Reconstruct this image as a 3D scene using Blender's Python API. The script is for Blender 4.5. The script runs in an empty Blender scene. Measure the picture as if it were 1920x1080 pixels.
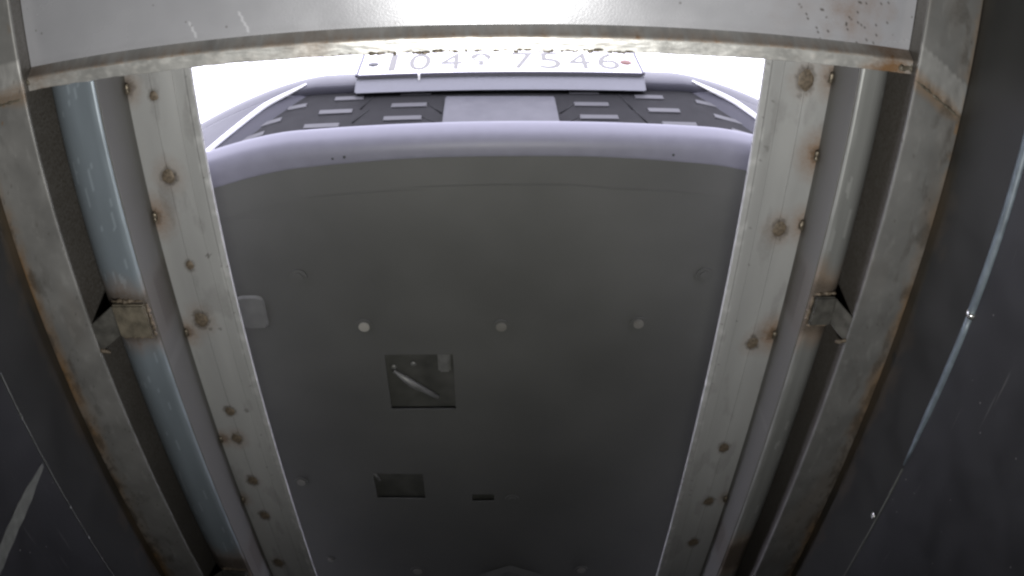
import bpy, bmesh, math, random
from mathutils import Vector, Matrix, noise
random.seed(7)
S = bpy.context.scene
COL = S.collection

# ------------------------------------------------------------------ camera
# wide inspection camera lying in the pit, looking up and towards the car
LIFT = 0.25                                   # camera height above the pit floor
PX = 18.75                                    # 1000 photo pixels in mm on a 36 mm sensor
POLY = (0.6498859107, 0.0186783733, -0.0371256868, 0.0506774985)
WX = Vector((0.99939067, 0.01386421, 0.03203246))     # world axes seen by the camera (right, up, forward)
WY = Vector((-0.00829107, -0.79716616, 0.60370305))
WZ = Vector((-0.03390506, 0.60360077, 0.79656547))
cam = bpy.data.cameras.new('camera')
cam.type = 'PANO'
cam.sensor_width = 36.0
cam.sensor_fit = 'HORIZONTAL'
cam.clip_start = 0.005
cam.clip_end = 500
cy = cam
cy.panorama_type = 'FISHEYE_LENS_POLYNOMIAL'
cy.fisheye_fov = math.radians(200)
cy.fisheye_polynomial_k0 = 0.0
cy.fisheye_polynomial_k1 = -POLY[0] / PX
cy.fisheye_polynomial_k2 = -POLY[1] / PX ** 2
cy.fisheye_polynomial_k3 = -POLY[2] / PX ** 3
cy.fisheye_polynomial_k4 = -POLY[3] / PX ** 4
camo = bpy.data.objects.new('camera', cam)
COL.objects.link(camo)
rot = Matrix(((WX.x, WX.y, -WX.z), (WY.x, WY.y, -WY.z), (WZ.x, WZ.y, -WZ.z)))
camo.matrix_world = Matrix.Translation((0, 0, LIFT)) @ rot.to_4x4()
S.camera = camo

# ------------------------------------------------------------------ light
W = bpy.data.worlds.new('World')
S.world = W
W.use_nodes = True
bg = W.node_tree.nodes['Background']
bg.inputs[0].default_value = (0.84, 0.83, 1.0, 1)
bg.inputs[1].default_value = 1.0
LAMP_W = 1.18
LAMP_TILT = math.radians(12)
LAMP_SPREAD = 140
S.view_settings.view_transform = 'Standard'
S.view_settings.look = 'None'
S.view_settings.exposure = 2.5
S.view_settings.gamma = 1.0
S.render.engine = 'CYCLES'
S.cycles.max_bounces = 10
S.cycles.use_denoising = True
S.cycles.filter_width = 2.4

# ------------------------------------------------------------------ helpers
ORG = {}


def ray(px, py):
    """unit-height direction of a photo pixel: (x/z, y/z) seen from the camera"""
    q = Vector(((px - 960) / 1000, (540 - py) / 1000))
    r = max(q.length, 1e-6)
    t = sum(c * r ** (i + 1) for i, c in enumerate(POLY))
    v = Vector((q.x / r * math.sin(t), q.y / r * math.sin(t), math.cos(t)))
    return Vector((v.dot(WX), v.dot(WY), v.dot(WZ)))


def at_z(px, py, z):
    v = ray(px, py)
    return v * (z / v.z)


def at_x(px, py, x):
    v = ray(px, py)
    return v * (x / v.x)


def at_y(px, py, y):
    v = ray(px, py)
    return v * (y / v.y)


def lerp(a, b, t):
    return a + (b - a) * t


def sstep(a, b, x):
    t = min(1, max(0, (x - a) / (b - a)))
    return t * t * (3 - 2 * t)


def fbm(x, y, z=0.0, o=3):
    return noise.fractal(Vector((x, y, z)), 1.0, 2.0, o)


def empty(name, loc, label=None, cat=None, group=None, kind=None):
    o = bpy.data.objects.new(name, None)
    o.empty_display_size = 0.05
    COL.objects.link(o)
    loc = Vector(loc)
    o.location = loc + Vector((0, 0, LIFT))
    ORG[o.name] = loc
    tag(o, label, cat, group, kind)
    return o


def tag(o, label=None, cat=None, group=None, kind=None):
    if label: o['label'] = label
    if cat: o['category'] = cat
    if group: o['group'] = group
    if kind: o['kind'] = kind
    return o


def obj(name, verts, faces, mat, parent=None, smooth=False, stain_shading=None, label=None):
    """one mesh object; verts are in camera-relative metres; origin at the box centre"""
    vs = [Vector(v) for v in verts]
    lo = Vector((min(v.x for v in vs), min(v.y for v in vs), min(v.z for v in vs)))
    hi = Vector((max(v.x for v in vs), max(v.y for v in vs), max(v.z for v in vs)))
    o0 = Vector(((lo.x + hi.x) / 2, (lo.y + hi.y) / 2, lo.z))
    me = bpy.data.meshes.new(name)
    me.from_pydata([v - o0 for v in vs], [], faces)
    if stain_shading:
        at = me.attributes.new('stain_shading', 'FLOAT_COLOR', 'POINT')
        buf = []
        for v in vs:
            buf.extend(stain_shading(v))
            buf.append(1.0)
        at.data.foreach_set('color', buf)
    me.update()
    if smooth:
        for p in me.polygons: p.use_smooth = True
    me.materials.append(mat)
    return link(name, me, o0, parent, label)


def link(name, me, o0, parent=None, label=None):
    o = bpy.data.objects.new(name, me)
    COL.objects.link(o)
    ORG[o.name] = o0
    if parent is not None:
        o.parent = parent
        o.location = o0 - ORG[parent.name]
    else:
        o.location = o0 + Vector((0, 0, LIFT))
    if label: o['label'] = label
    return o


def from_bm(name, bm, mat, parent=None, smooth=False, label=None):
    bmesh.ops.recalc_face_normals(bm, faces=bm.faces)
    bm.verts.ensure_lookup_table()
    vs = [v.co.copy() for v in bm.verts]
    bm.verts.index_update()
    fs = [[v.index for v in f.verts] for f in bm.faces]
    bm.free()
    return obj(name, vs, fs, mat, parent, smooth, None, label)


def box_bm(lo, hi, bevel=0.0, seg=2, bm=None):
    own = bm is None
    b = bmesh.new()
    r = bmesh.ops.create_cube(b, size=1)
    for v in b.verts:
        v.co = Vector([lerp(lo[i], hi[i], v.co[i] + 0.5) for i in range(3)])
    if bevel:
        bmesh.ops.bevel(b, geom=b.edges[:], offset=bevel, segments=seg, affect='EDGES')
    if own: return b
    me = bpy.data.meshes.new('t')
    b.to_mesh(me); b.free(); bm.from_mesh(me); bpy.data.meshes.remove(me)
    return bm


def sweep(name, section, y0, y1, ny, mat, parent=None, stain_shading=None, closed=True, res=0.003, smooth=False, label=None, wob=None):
    """a section in (x, z) drawn out along y, with fine cells for stains"""
    pts = []
    n = len(section)
    for i in range(n if closed else n - 1):
        a, b = section[i], section[(i + 1) % n]
        d = math.hypot(b[0] - a[0], b[1] - a[1])
        k = max(1, int(d / res))
        for j in range(k):
            pts.append((lerp(a[0], b[0], j / k), lerp(a[1], b[1], j / k)))
    if not closed: pts.append(section[-1])
    m = len(pts)
    vs, fs = [], []
    for j in range(ny + 1):
        y = lerp(y0, y1, j / ny)
        for (x, z) in pts:
            if wob:
                dx, dz = wob(x, y, z)
                vs.append((x + dx, y, z + dz))
            else:
                vs.append((x, y, z))
    for j in range(ny):
        for i in range(m if closed else m - 1):
            a = j * m + i; b = j * m + (i + 1) % m
            fs.append((a, b, b + m, a + m))
    if closed:
        fs.append(tuple(range(m)))
        fs.append(tuple(reversed(range(ny * m, ny * m + m))))
    o = obj(name, vs, fs, mat, parent, smooth, stain_shading, label)
    bm = bmesh.new(); bm.from_mesh(o.data)
    bmesh.ops.recalc_face_normals(bm, faces=bm.faces)
    bm.to_mesh(o.data); bm.free()
    return o


def rounded(pts, rad, k=4):
    """round every corner of a closed (x, z) polygon"""
    out = []
    n = len(pts)
    for i in range(n):
        p0, p1, p2 = Vector(pts[i - 1]), Vector(pts[i]), Vector(pts[(i + 1) % n])
        r = rad[i] if isinstance(rad, (list, tuple)) else rad
        if r <= 0:
            out.append(tuple(p1)); continue
        a = p1 + (p0 - p1).normalized() * r
        b = p1 + (p2 - p1).normalized() * r
        for j in range(k + 1):
            t = j / k
            out.append(tuple(a * (1 - t) ** 2 + p1 * 2 * t * (1 - t) + b * t * t))
    return out


def blob_bead(path, rad, seed, jitter=0.35, step=0.0015):
    """an uneven weld bead: a lumpy run of weld metal along a path"""
    step = min(step, 0.0016)
    bm = bmesh.new()
    path = [Vector(p) for p in path]
    L = sum((path[i + 1] - path[i]).length for i in range(len(path) - 1))
    n = max(5, int(L / step)); seg = 9
    rings = []
    for k in range(n + 1):
        u = k / n
        t = u * (len(path) - 1)
        i = min(int(t), len(path) - 2)
        p = path[i].lerp(path[i + 1], t - i)
        d = (path[i + 1] - path[i]).normalized()
        a = d.cross(Vector((0, 0, 1)))
        if a.length < 1e-3: a = d.cross(Vector((1, 0, 0)))
        a.normalize(); b = d.cross(a)
        end = math.sqrt(max(0.02, 1 - abs(2 * u - 1) ** 6))
        lump = 1 + jitter * 1.6 * noise.noise(Vector((u * L * 140, seed * 1.7, 0))) + jitter * 0.8 * noise.noise(Vector((u * L * 420, seed * 0.7, 5)))
        p = p + (a * noise.noise(Vector((u * L * 90, seed, 9))) + b * noise.noise(Vector((u * L * 90, seed, 3)))) * rad * jitter
        ring = []
        for m_ in range(seg):
            w = 2 * math.pi * m_ / seg
            q = a * math.cos(w) + b * math.sin(w)
            r = rad * end * max(0.35, lump) * (1 + 0.35 * noise.noise(p * 260 + q * 1.3 + Vector((seed, 0, 0))))
            ring.append(bm.verts.new(p + q * r))
        rings.append(ring)
    for k in range(n):
        for m_ in range(seg):
            bm.faces.new((rings[k][m_], rings[k][(m_ + 1) % seg], rings[k + 1][(m_ + 1) % seg], rings[k + 1][m_]))
    bm.faces.new(rings[0]); bm.faces.new(list(reversed(rings[-1])))
    return bm


# ------------------------------------------------------------------ materials
def mat(name, col, rough=0.5, metal=0.0, coat=0.0, noise_scale=40, noise_amt=0.15, bump=0.0, bump_scale=200, spec=0.5, rough_var=0.1, stretch=(1, 1, 1)):
    m = bpy.data.materials.new(name)
    m.use_nodes = True
    nt = m.node_tree; N = nt.nodes; Lk = nt.links
    b = N['Principled BSDF']
    tc = N.new('ShaderNodeTexCoord')
    mp = N.new('ShaderNodeMapping'); mp.inputs['Scale'].default_value = stretch
    Lk.new(tc.outputs['Object'], mp.inputs[0])
    nz = N.new('ShaderNodeTexNoise'); nz.inputs['Scale'].default_value = noise_scale; nz.inputs['Detail'].default_value = 6
    Lk.new(mp.outputs[0], nz.inputs['Vector'])
    rmp = N.new('ShaderNodeMapRange')
    rmp.inputs['From Min'].default_value = 0.3; rmp.inputs['From Max'].default_value = 0.7
    rmp.inputs['To Min'].default_value = 1 - noise_amt; rmp.inputs['To Max'].default_value = 1 + noise_amt
    Lk.new(nz.outputs['Fac'], rmp.inputs['Value'])
    mul = N.new('ShaderNodeVectorMath'); mul.operation = 'SCALE'
    mul.inputs[0].default_value = col
    Lk.new(rmp.outputs[0], mul.inputs['Scale'])
    Lk.new(mul.outputs[0], b.inputs['Base Color'])
    b.inputs['Metallic'].default_value = metal
    b.inputs['Specular IOR Level'].default_value = spec
    b.inputs['Coat Weight'].default_value = coat
    b.inputs['Coat Roughness'].default_value = 0.05
    rr = N.new('ShaderNodeMapRange')
    rr.inputs['To Min'].default_value = max(0.02, rough - rough_var); rr.inputs['To Max'].default_value = min(1, rough + rough_var)
    Lk.new(nz.outputs['Fac'], rr.inputs['Value'])
    Lk.new(rr.outputs[0], b.inputs['Roughness'])
    if bump:
        n2 = N.new('ShaderNodeTexNoise'); n2.inputs['Scale'].default_value = bump_scale; n2.inputs['Detail'].default_value = 4
        Lk.new(mp.outputs[0], n2.inputs['Vector'])
        bp = N.new('ShaderNodeBump'); bp.inputs['Strength'].default_value = bump; bp.inputs['Distance'].default_value = 0.002
        Lk.new(n2.outputs['Fac'], bp.inputs['Height'])
        Lk.new(bp.outputs[0], b.inputs['Normal'])
    m['base'] = 1
    return m


def steel(name, col, rough=0.45, metal=0.55, noise_amt=0.12, noise_scale=14, brush=(1, 1, 1), rust=(0.17, 0.095, 0.045), scratch=0.25, speck=0.0):
    """bare or galvanised steel; the mesh's stain attribute drives rust (red), weld burn, dirt and painted shade (green), pale scuffs and painted fold highlight (blue)"""
    m = mat(name, col, rough, metal, noise_scale=noise_scale, noise_amt=noise_amt, bump=0.05, bump_scale=350, rough_var=0.12, stretch=brush)
    nt = m.node_tree; N = nt.nodes; Lk = nt.links
    b = N['Principled BSDF']
    base = b.inputs['Base Color'].links[0].from_socket
    at = N.new('ShaderNodeAttribute'); at.attribute_name = 'stain_shading'
    sep = N.new('ShaderNodeSeparateColor'); Lk.new(at.outputs['Color'], sep.inputs[0])
    tc = N.new('ShaderNodeTexCoord')
    fine = N.new('ShaderNodeTexNoise'); fine.inputs['Scale'].default_value = 260; fine.inputs['Detail'].default_value = 5
    Lk.new(tc.outputs['Object'], fine.inputs['Vector'])
    # fine scratches: stretched noise thresholded
    mp = N.new('ShaderNodeMapping'); mp.inputs['Scale'].default_value = (900, 25, 900); mp.inputs['Rotation'].default_value = (0, 0, 0.5)
    Lk.new(tc.outputs['Object'], mp.inputs[0])
    sn = N.new('ShaderNodeTexNoise'); sn.inputs['Scale'].default_value = 1; sn.inputs['Detail'].default_value = 2
    Lk.new(mp.outputs[0], sn.inputs['Vector'])
    sr = N.new('ShaderNodeMapRange'); sr.inputs['From Min'].default_value = 0.70; sr.inputs['From Max'].default_value = 0.78
    sr.inputs['To Max'].default_value = scratch
    Lk.new(sn.outputs['Fac'], sr.inputs['Value'])

    def mix(prev, fac, colr):
        x = N.new('ShaderNodeMix'); x.data_type = 'RGBA'
        Lk.new(prev, x.inputs['A']); x.inputs['B'].default_value = (*colr, 1)
        if isinstance(fac, float): x.inputs['Factor'].default_value = fac
        else: Lk.new(fac, x.inputs['Factor'])
        return x.outputs['Result']

    def broken(sock, lo, hi):
        a = N.new('ShaderNodeMath'); a.operation = 'MULTIPLY_ADD'
        Lk.new(fine.outputs['Fac'], a.inputs[0]); a.inputs[1].default_value = 0.9; a.inputs[2].default_value = -0.45
        s = N.new('ShaderNodeMath'); s.operation = 'MULTIPLY'; Lk.new(a.outputs[0], s.inputs[0])
        # break up only where the stain is partial
        w = N.new('ShaderNodeMath'); w.operation = 'MULTIPLY_ADD'; Lk.new(sock, w.inputs[0]); w.inputs[1].default_value = 1.0
        g = N.new('ShaderNodeMath'); g.operation = 'MINIMUM'; Lk.new(sock, g.inputs[0]); g.inputs[1].default_value = 0.6
        Lk.new(g.outputs[0], s.inputs[1]); Lk.new(s.outputs[0], w.inputs[2])
        r = N.new('ShaderNodeMapRange'); r.inputs['From Min'].default_value = lo; r.inputs['From Max'].default_value = hi
        Lk.new(w.outputs[0], r.inputs['Value'])
        return r.outputs[0]
    c = mix(base, sr.outputs[0], tuple(min(1, v * 1.5) for v in col))
    c = mix(c, sep.outputs['Blue'], tuple(min(1, v * 1.9 + 0.05) for v in col))
    fr = broken(sep.outputs['Red'], 0.05, 0.9)
    c = mix(c, fr, rust)
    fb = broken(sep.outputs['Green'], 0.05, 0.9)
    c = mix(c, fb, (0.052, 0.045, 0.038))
    if speck:
        vo = N.new('ShaderNodeTexVoronoi'); vo.inputs['Scale'].default_value = 45
        Lk.new(tc.outputs['Object'], vo.inputs['Vector'])
        v2 = N.new('ShaderNodeMapRange'); v2.inputs['From Min'].default_value = 0.05; v2.inputs['From Max'].default_value = 0.09
        v2.inputs['To Min'].default_value = speck; v2.inputs['To Max'].default_value = 0
        Lk.new(vo.outputs['Distance'], v2.inputs['Value'])
        c = mix(c, v2.outputs[0], (0.05, 0.035, 0.025))
    Lk.new(c, b.inputs['Base Color'])
    # stained steel is duller and less metallic
    mx = N.new('ShaderNodeMath'); mx.operation = 'MAXIMUM'; Lk.new(fr, mx.inputs[0]); Lk.new(fb, mx.inputs[1])
    me_ = N.new('ShaderNodeMapRange'); me_.inputs['To Min'].default_value = metal; me_.inputs['To Max'].default_value = 0.05
    Lk.new(mx.outputs[0], me_.inputs['Value']); Lk.new(me_.outputs[0], b.inputs['Metallic'])
    return m


M_FLANGE = steel('bare_flange_steel', (0.345, 0.345, 0.345), 0.50, 0.35, brush=(1, 0.15, 1), scratch=0.12)
M_GALV = steel('galvanised_steel_blue', (0.185, 0.215, 0.245), 0.45, 0.3, brush=(1, 0.25, 1))
M_GALV2 = steel('galvanised_steel_grey', (0.18, 0.182, 0.178), 0.45, 0.3, brush=(1, 0.25, 1))
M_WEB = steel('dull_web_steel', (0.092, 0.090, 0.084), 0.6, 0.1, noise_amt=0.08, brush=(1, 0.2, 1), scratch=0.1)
M_WEB2 = mat('sooty_bracket_steel', (0.065, 0.062, 0.056), 0.55, 0.2, noise_scale=60, noise_amt=0.4, bump=0.3)
M_TUBE = steel('box_tube_steel', (0.27, 0.265, 0.26), 0.48, 0.45, noise_amt=0.2, rust=(0.19, 0.115, 0.055))
M_TUBE2 = steel('box_tube_steel_shaded', (0.185, 0.183, 0.18), 0.5, 0.4, noise_amt=0.2, rust=(0.19, 0.115, 0.055))  # right tube: weaker light put into a darker base colour
M_COVER = steel('smooth_cover_steel', (0.345, 0.345, 0.372), 0.26, 0.20, noise_amt=0.05, scratch=0.06, speck=0.45)
M_LIP = steel('end_lip_steel', (0.40, 0.395, 0.385), 0.42, 0.5, noise_amt=0.2, noise_scale=30)
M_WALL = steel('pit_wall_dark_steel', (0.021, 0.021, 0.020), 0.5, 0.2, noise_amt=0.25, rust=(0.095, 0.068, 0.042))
M_WELD = mat('weld_metal', (0.14, 0.118, 0.09), 0.42, 0.6, noise_scale=120, noise_amt=0.5, bump=0.4, bump_scale=300)
M_SPOT = mat('burnt_weld', (0.115, 0.09, 0.065), 0.6, 0.2, noise_scale=200, noise_amt=0.5, bump=0.3, bump_scale=400)
M_WELDTAN = mat('weld_scale_tan', (0.125, 0.108, 0.082), 0.6, 0.15, noise_scale=45, noise_amt=0.5, bump=0.5, bump_scale=250)
M_PANEL = mat('black_panel_plastic', (0.018, 0.018, 0.020), 0.5, 0.0, noise_scale=18, noise_amt=0.2, bump=0.06, bump_scale=90)


def dusty(m, col, amt):
    nt = m.node_tree; N = nt.nodes; Lk = nt.links
    b = N['Principled BSDF']; base = b.inputs['Base Color'].links[0].from_socket
    tc = N.new('ShaderNodeTexCoord')
    vo = N.new('ShaderNodeTexVoronoi'); vo.inputs['Scale'].default_value = 42
    Lk.new(tc.outputs['Object'], vo.inputs['Vector'])
    nz = N.new('ShaderNodeTexNoise'); nz.inputs['Scale'].default_value = 9
    Lk.new(tc.outputs['Object'], nz.inputs['Vector'])
    a = N.new('ShaderNodeMath'); a.operation = 'MULTIPLY_ADD'; a.inputs[1].default_value = -0.16; a.inputs[2].default_value = 0.125
    Lk.new(nz.outputs['Fac'], a.inputs[0])
    c = N.new('ShaderNodeMath'); c.operation = 'LESS_THAN'; Lk.new(vo.outputs['Distance'], c.inputs[0]); Lk.new(a.outputs[0], c.inputs[1])
    mp = N.new('ShaderNodeMapping'); mp.inputs['Scale'].default_value = (300, 9, 160); mp.inputs['Rotation'].default_value = (0.6, 0, 0)
    Lk.new(tc.outputs['Object'], mp.inputs[0])
    sn = N.new('ShaderNodeTexNoise'); sn.inputs['Scale'].default_value = 1; sn.inputs['Detail'].default_value = 1
    Lk.new(mp.outputs[0], sn.inputs['Vector'])
    sr = N.new('ShaderNodeMapRange'); sr.inputs['From Min'].default_value = 0.72; sr.inputs['From Max'].default_value = 0.80; sr.inputs['To Max'].default_value = 0.25
    Lk.new(sn.outputs['Fac'], sr.inputs['Value'])
    mx = N.new('ShaderNodeMath'); mx.operation = 'MAXIMUM'; Lk.new(c.outputs[0], mx.inputs[0]); Lk.new(sr.outputs[0], mx.inputs[1])
    sc_ = N.new('ShaderNodeMath'); sc_.operation = 'MULTIPLY'; Lk.new(mx.outputs[0], sc_.inputs[0]); sc_.inputs[1].default_value = amt
    x = N.new('ShaderNodeMix'); x.data_type = 'RGBA'; Lk.new(sc_.outputs[0], x.inputs['Factor']); Lk.new(base, x.inputs['A']); x.inputs['B'].default_value = (*col, 1)
    Lk.new(x.outputs['Result'], b.inputs['Base Color'])


dusty(M_PANEL, (0.30, 0.30, 0.28), 0.6)
M_STRIP = mat('blue_grey_trim', (0.125, 0.15, 0.175), 0.45, 0.2, noise_scale=60, noise_amt=0.25)
M_TAPE = mat('grey_tape', (0.105, 0.108, 0.098), 0.6, 0.0, noise_scale=50, noise_amt=0.25)
M_CONC = mat('concrete', (0.30, 0.30, 0.29), 0.8, 0.0, noise_scale=8, noise_amt=0.2, bump=0.2)
M_PITFLOOR = mat('dirty_pit_floor', (0.05, 0.05, 0.048), 0.8, 0.0, noise_scale=8, noise_amt=0.4, bump=0.2)
M_PAINT = mat('dark_car_paint', (0.030, 0.030, 0.038), 0.45, 0.0, spec=0.15, coat=0.0, noise_amt=0.03, rough_var=0.03)
M_LIPP = mat('painted_lip', (0.132, 0.131, 0.158), 0.5, 0.0, noise_amt=0.05, spec=0.4)
M_GRILLE = mat('grille_plastic', (0.010, 0.010, 0.0102), 0.7, 0.0, noise_amt=0.12, spec=0.12)
M_BAR = mat('grille_bar_finish', (0.036, 0.036, 0.038), 0.5, 0.0, noise_amt=0.1, spec=0.3)
M_PAD = mat('scuffed_pad_plastic', (0.098, 0.098, 0.092), 0.55, 0.0, noise_amt=0.15)
M_RADAR = mat('radar_cover_plastic', (0.020, 0.020, 0.027), 0.4, 0.0, noise_amt=0.03, spec=0.25)
M_HILITE_RIB = mat('highlight_and_rib_white', (0.80, 0.80, 0.82), 0.25, 0.0, noise_amt=0.02, rough_var=0.04)  # white for the painted crease highlights and the holder ribs
M_PLATE = mat('plate_white', (0.82, 0.82, 0.82), 0.4, 0.0, noise_amt=0.02)
M_HOLDER = mat('plate_holder_plastic', (0.11, 0.113, 0.128), 0.4, 0.0, noise_amt=0.06)
M_RIM = mat('plate_rim_plastic', (0.055, 0.052, 0.075), 0.45, 0.0, noise_amt=0.05)
M_INK = mat('plate_ink', (0.095, 0.092, 0.078), 0.5, 0.0, noise_scale=150, noise_amt=0.3)
M_BOLT = mat('plate_bolt_grey', (0.06, 0.06, 0.062), 0.4, 0.5)
M_BOLTR = mat('plate_bolt_rusty', (0.17, 0.085, 0.07), 0.6, 0.1, noise_amt=0.3)
M_TRAY = mat('undertray_plastic', (0.074, 0.074, 0.069), 0.5, 0.0, noise_scale=4, noise_amt=0.13, bump=0.05, bump_scale=120, spec=0.35)
M_CLIP = mat('pale_clip', (0.26, 0.25, 0.22), 0.5, 0.0, noise_amt=0.1)
M_CLIPD = mat('dark_clip', (0.135, 0.13, 0.115), 0.5, 0.0, noise_amt=0.1)
M_DARK = mat('engine_bay_dark', (0.012, 0.012, 0.012), 0.6, 0.0)
M_LINER = mat('engine_liner', (0.058, 0.058, 0.052), 0.6, 0.0, noise_scale=25, noise_amt=0.3)
M_ALU = mat('cast_aluminium', (0.20, 0.20, 0.19), 0.5, 0.5, noise_amt=0.2)
M_HOUSING = mat('lamp_housing', (0.08, 0.08, 0.085), 0.5, 0.3)
M_SCREW = mat('screw_zinc', (0.6, 0.6, 0.58), 0.25, 0.9)

# ------------------------------------------------------------------ main sizes (metres above the camera)
H = 0.88                       # underside of the opening's flanges
XL = dict(e=-0.352, web=-0.4496, out=-0.526, ti=-0.545, to=-0.631)
XR = dict(e=0.3354, web=0.4319, out=0.470, ti=0.494, to=0.576)
ZCL, ZCR = 0.7967, 0.8041      # undersides of the two channels
ZT = 0.7767                    # underside of the box tubes
ZSL, ZSR = 0.633, 0.6254       # wall seams
Y0 = 0.2957                    # far edge of the end bar
YBAR = 0.2775                  # near edge of the end bar
ZBAR, ZCOV = 0.790, 0.8053     # undersides of the end bar and of the cover plate
ZLIP1 = ZCOV
YB, YF = -0.62, 2.30           # pit ends
ZFLOOR = -LIFT
ZG = 0.90                      # underside of the hall floor

# ------------------------------------------------------------------ setting
pit_floor = obj('pit_floor', [(-0.66, YB, ZFLOOR), (0.61, YB, ZFLOOR), (0.61, YF, ZFLOOR), (-0.66, YF, ZFLOOR)], [(0, 1, 2, 3)], M_PITFLOOR)
tag(pit_floor, kind='structure')
ring = [(-5, -6), (5, -6), (5, 8), (-5, 8)]
hole = [(XL['e'] - 0.06, Y0 - 0.002), (XR['e'] + 0.06, Y0 - 0.002), (XR['e'] + 0.06, YF - 0.1), (XL['e'] - 0.06, YF - 0.1)]
v = [(x, y, z) for z in (ZG, ZG + 0.03) for (x, y) in ring + hole]
f = []
for k in range(4):
    a, b = k, (k + 1) % 4
    f.append((a, b, b + 4, a + 4)); f.append((a + 8, a + 12, b + 12, b + 8))
    f.append((a, a + 8, b + 8, b)); f.append((a + 4, b + 4, b + 12, a + 12))
floor = obj('floor', v, f, M_CONC)
tag(floor, kind='structure')
for nm, x, s, zs in (('wall_left', XL['to'], -1, ZSL), ('wall_right', XR['to'], 1, ZSR)):
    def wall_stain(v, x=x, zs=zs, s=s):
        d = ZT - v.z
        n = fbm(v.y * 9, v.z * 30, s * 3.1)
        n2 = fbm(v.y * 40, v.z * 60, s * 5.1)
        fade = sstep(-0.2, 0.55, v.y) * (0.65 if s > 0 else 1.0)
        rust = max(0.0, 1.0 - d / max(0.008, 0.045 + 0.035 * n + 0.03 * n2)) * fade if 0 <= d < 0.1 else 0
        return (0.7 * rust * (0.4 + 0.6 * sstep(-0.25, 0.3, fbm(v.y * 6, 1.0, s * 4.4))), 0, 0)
    w = sweep(nm, [(x, ZT + 0.12), (x + s * 0.03, ZT + 0.12), (x + s * 0.03, ZFLOOR), (x, ZFLOOR)], YB, YF, 420, M_WALL, stain_shading=wall_stain, res=0.006)
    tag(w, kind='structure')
for nm, y, s in (('wall_front', YB, -1), ('wall_back', YF, 1)):
    w = from_bm(nm, box_bm((XL['to'] - 0.03, y, ZFLOOR), (XR['to'] + 0.03, y + s * 0.03, ZG - 0.002)), M_WALL)
    tag(w, kind='structure')

# ------------------------------------------------------------------ black panels, trims on the pit walls
pl = empty('wall_panel', (XL['to'], 0.8, ZFLOOR), 'black scuffed panel lining the left pit wall below the seam', 'panel', 'black panels lining the pit walls')
obj_bm = box_bm((XL['to'] - 0.0005 + 0.0007, YB + 0.01, ZFLOOR + 0.002), (XL['to'] + 0.005, YF - 0.01, ZSL), 0.0012)
from_bm('panel_sheet', obj_bm, M_PANEL, pl)
pr = empty('wall_panel', (XR['to'], 0.8, ZFLOOR), 'black scuffed panel lining the right pit wall below the seam', 'panel', 'black panels lining the pit walls')
from_bm('panel_sheet', box_bm((XR['to'] - 0.005, YB + 0.01, ZFLOOR + 0.002), (XR['to'] - 0.0003, YF - 0.01, ZSR), 0.0012), M_PANEL, pr)


def tube_path(path, rad, seg=8, squash=1.0):
    bm = bmesh.new()
    rings = []
    for i, p in enumerate(path):
        p = Vector(p)
        d = (Vector(path[min(i + 1, len(path) - 1)]) - Vector(path[max(i - 1, 0)])).normalized()
        a = d.cross(Vector((0, 0, 1)))
        if a.length < 1e-4: a = d.cross(Vector((1, 0, 0)))
        a.normalize(); b = d.cross(a)
        r = rad[i] if isinstance(rad, (list, tuple)) else rad
        rings.append([bm.verts.new(p + a * r * squash * math.cos(2 * math.pi * k / seg) + b * r * math.sin(2 * math.pi * k / seg)) for k in range(seg)])
    for i in range(len(rings) - 1):
        for k in range(seg):
            bm.faces.new((rings[i][k], rings[i][(k + 1) % seg], rings[i + 1][(k + 1) % seg], rings[i + 1][k]))
    bm.faces.new(rings[0]); bm.faces.new(list(reversed(rings[-1])))
    return bm


# bluish tube in the right-hand seam, ends part way along
pts = [at_x(1919, 340, XR['to'] - 0.004), at_x(1817, 628, XR['to'] - 0.004)]
pts2 = [at_x(1816, 632, XR['to'] - 0.004), at_x(1700, 884, XR['to'] - 0.004)]
a, b = Vector(pts[0]), Vector(pts2[1])
dirn = (b - a).normalized()
a2 = a - dirn * 0.35
P = [a2.lerp(b, k / 30) for k in range(31)]
for q in P: q.z = ZSR + 0.004 + 0.0006 * math.sin(q.y * 9)
con = empty('seam_tube', (XR['to'], 0.6, ZSR), 'thin blue-grey tube lying in the right wall seam', 'tube')
cut = 21
from_bm('tube_length', tube_path(P[:cut], 0.0074, 10), M_STRIP, con, True)
from_bm('tube_length', tube_path(P[cut - 1:], [0.0064 * min(1, 0.25 + (30 - k) / 5) for k in range(cut - 1, 31)], 10), M_STRIP, con, True)
from_bm('sleeve', tube_path([P[cut - 1] - dirn * 0.004, P[cut - 1] + dirn * 0.004], 0.0082, 10), M_SCREW, con, True)
# pale seam edge strips
e = from_bm('seam_edge', box_bm((XR['to'] - 0.0075, b.y + 0.004, ZSR - 0.0012), (XR['to'] - 0.0052, YF - 0.02, ZSR + 0.0014), 0.0004), M_TAPE)
tag(e, 'thin pale edge strip continuing the right wall seam past the tube end', 'edge strip')
c0 = at_x(0, 700, XL['to'] + 0.005)
e = from_bm('seam_edge', box_bm((XL['to'] + 0.0052, c0.y, ZSL - 0.0012), (XL['to'] + 0.0072, YF - 0.02, ZSL + 0.0012), 0.0004), M_SCREW)
tag(e, 'thin shiny edge strip along the left wall seam', 'edge strip')
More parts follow.
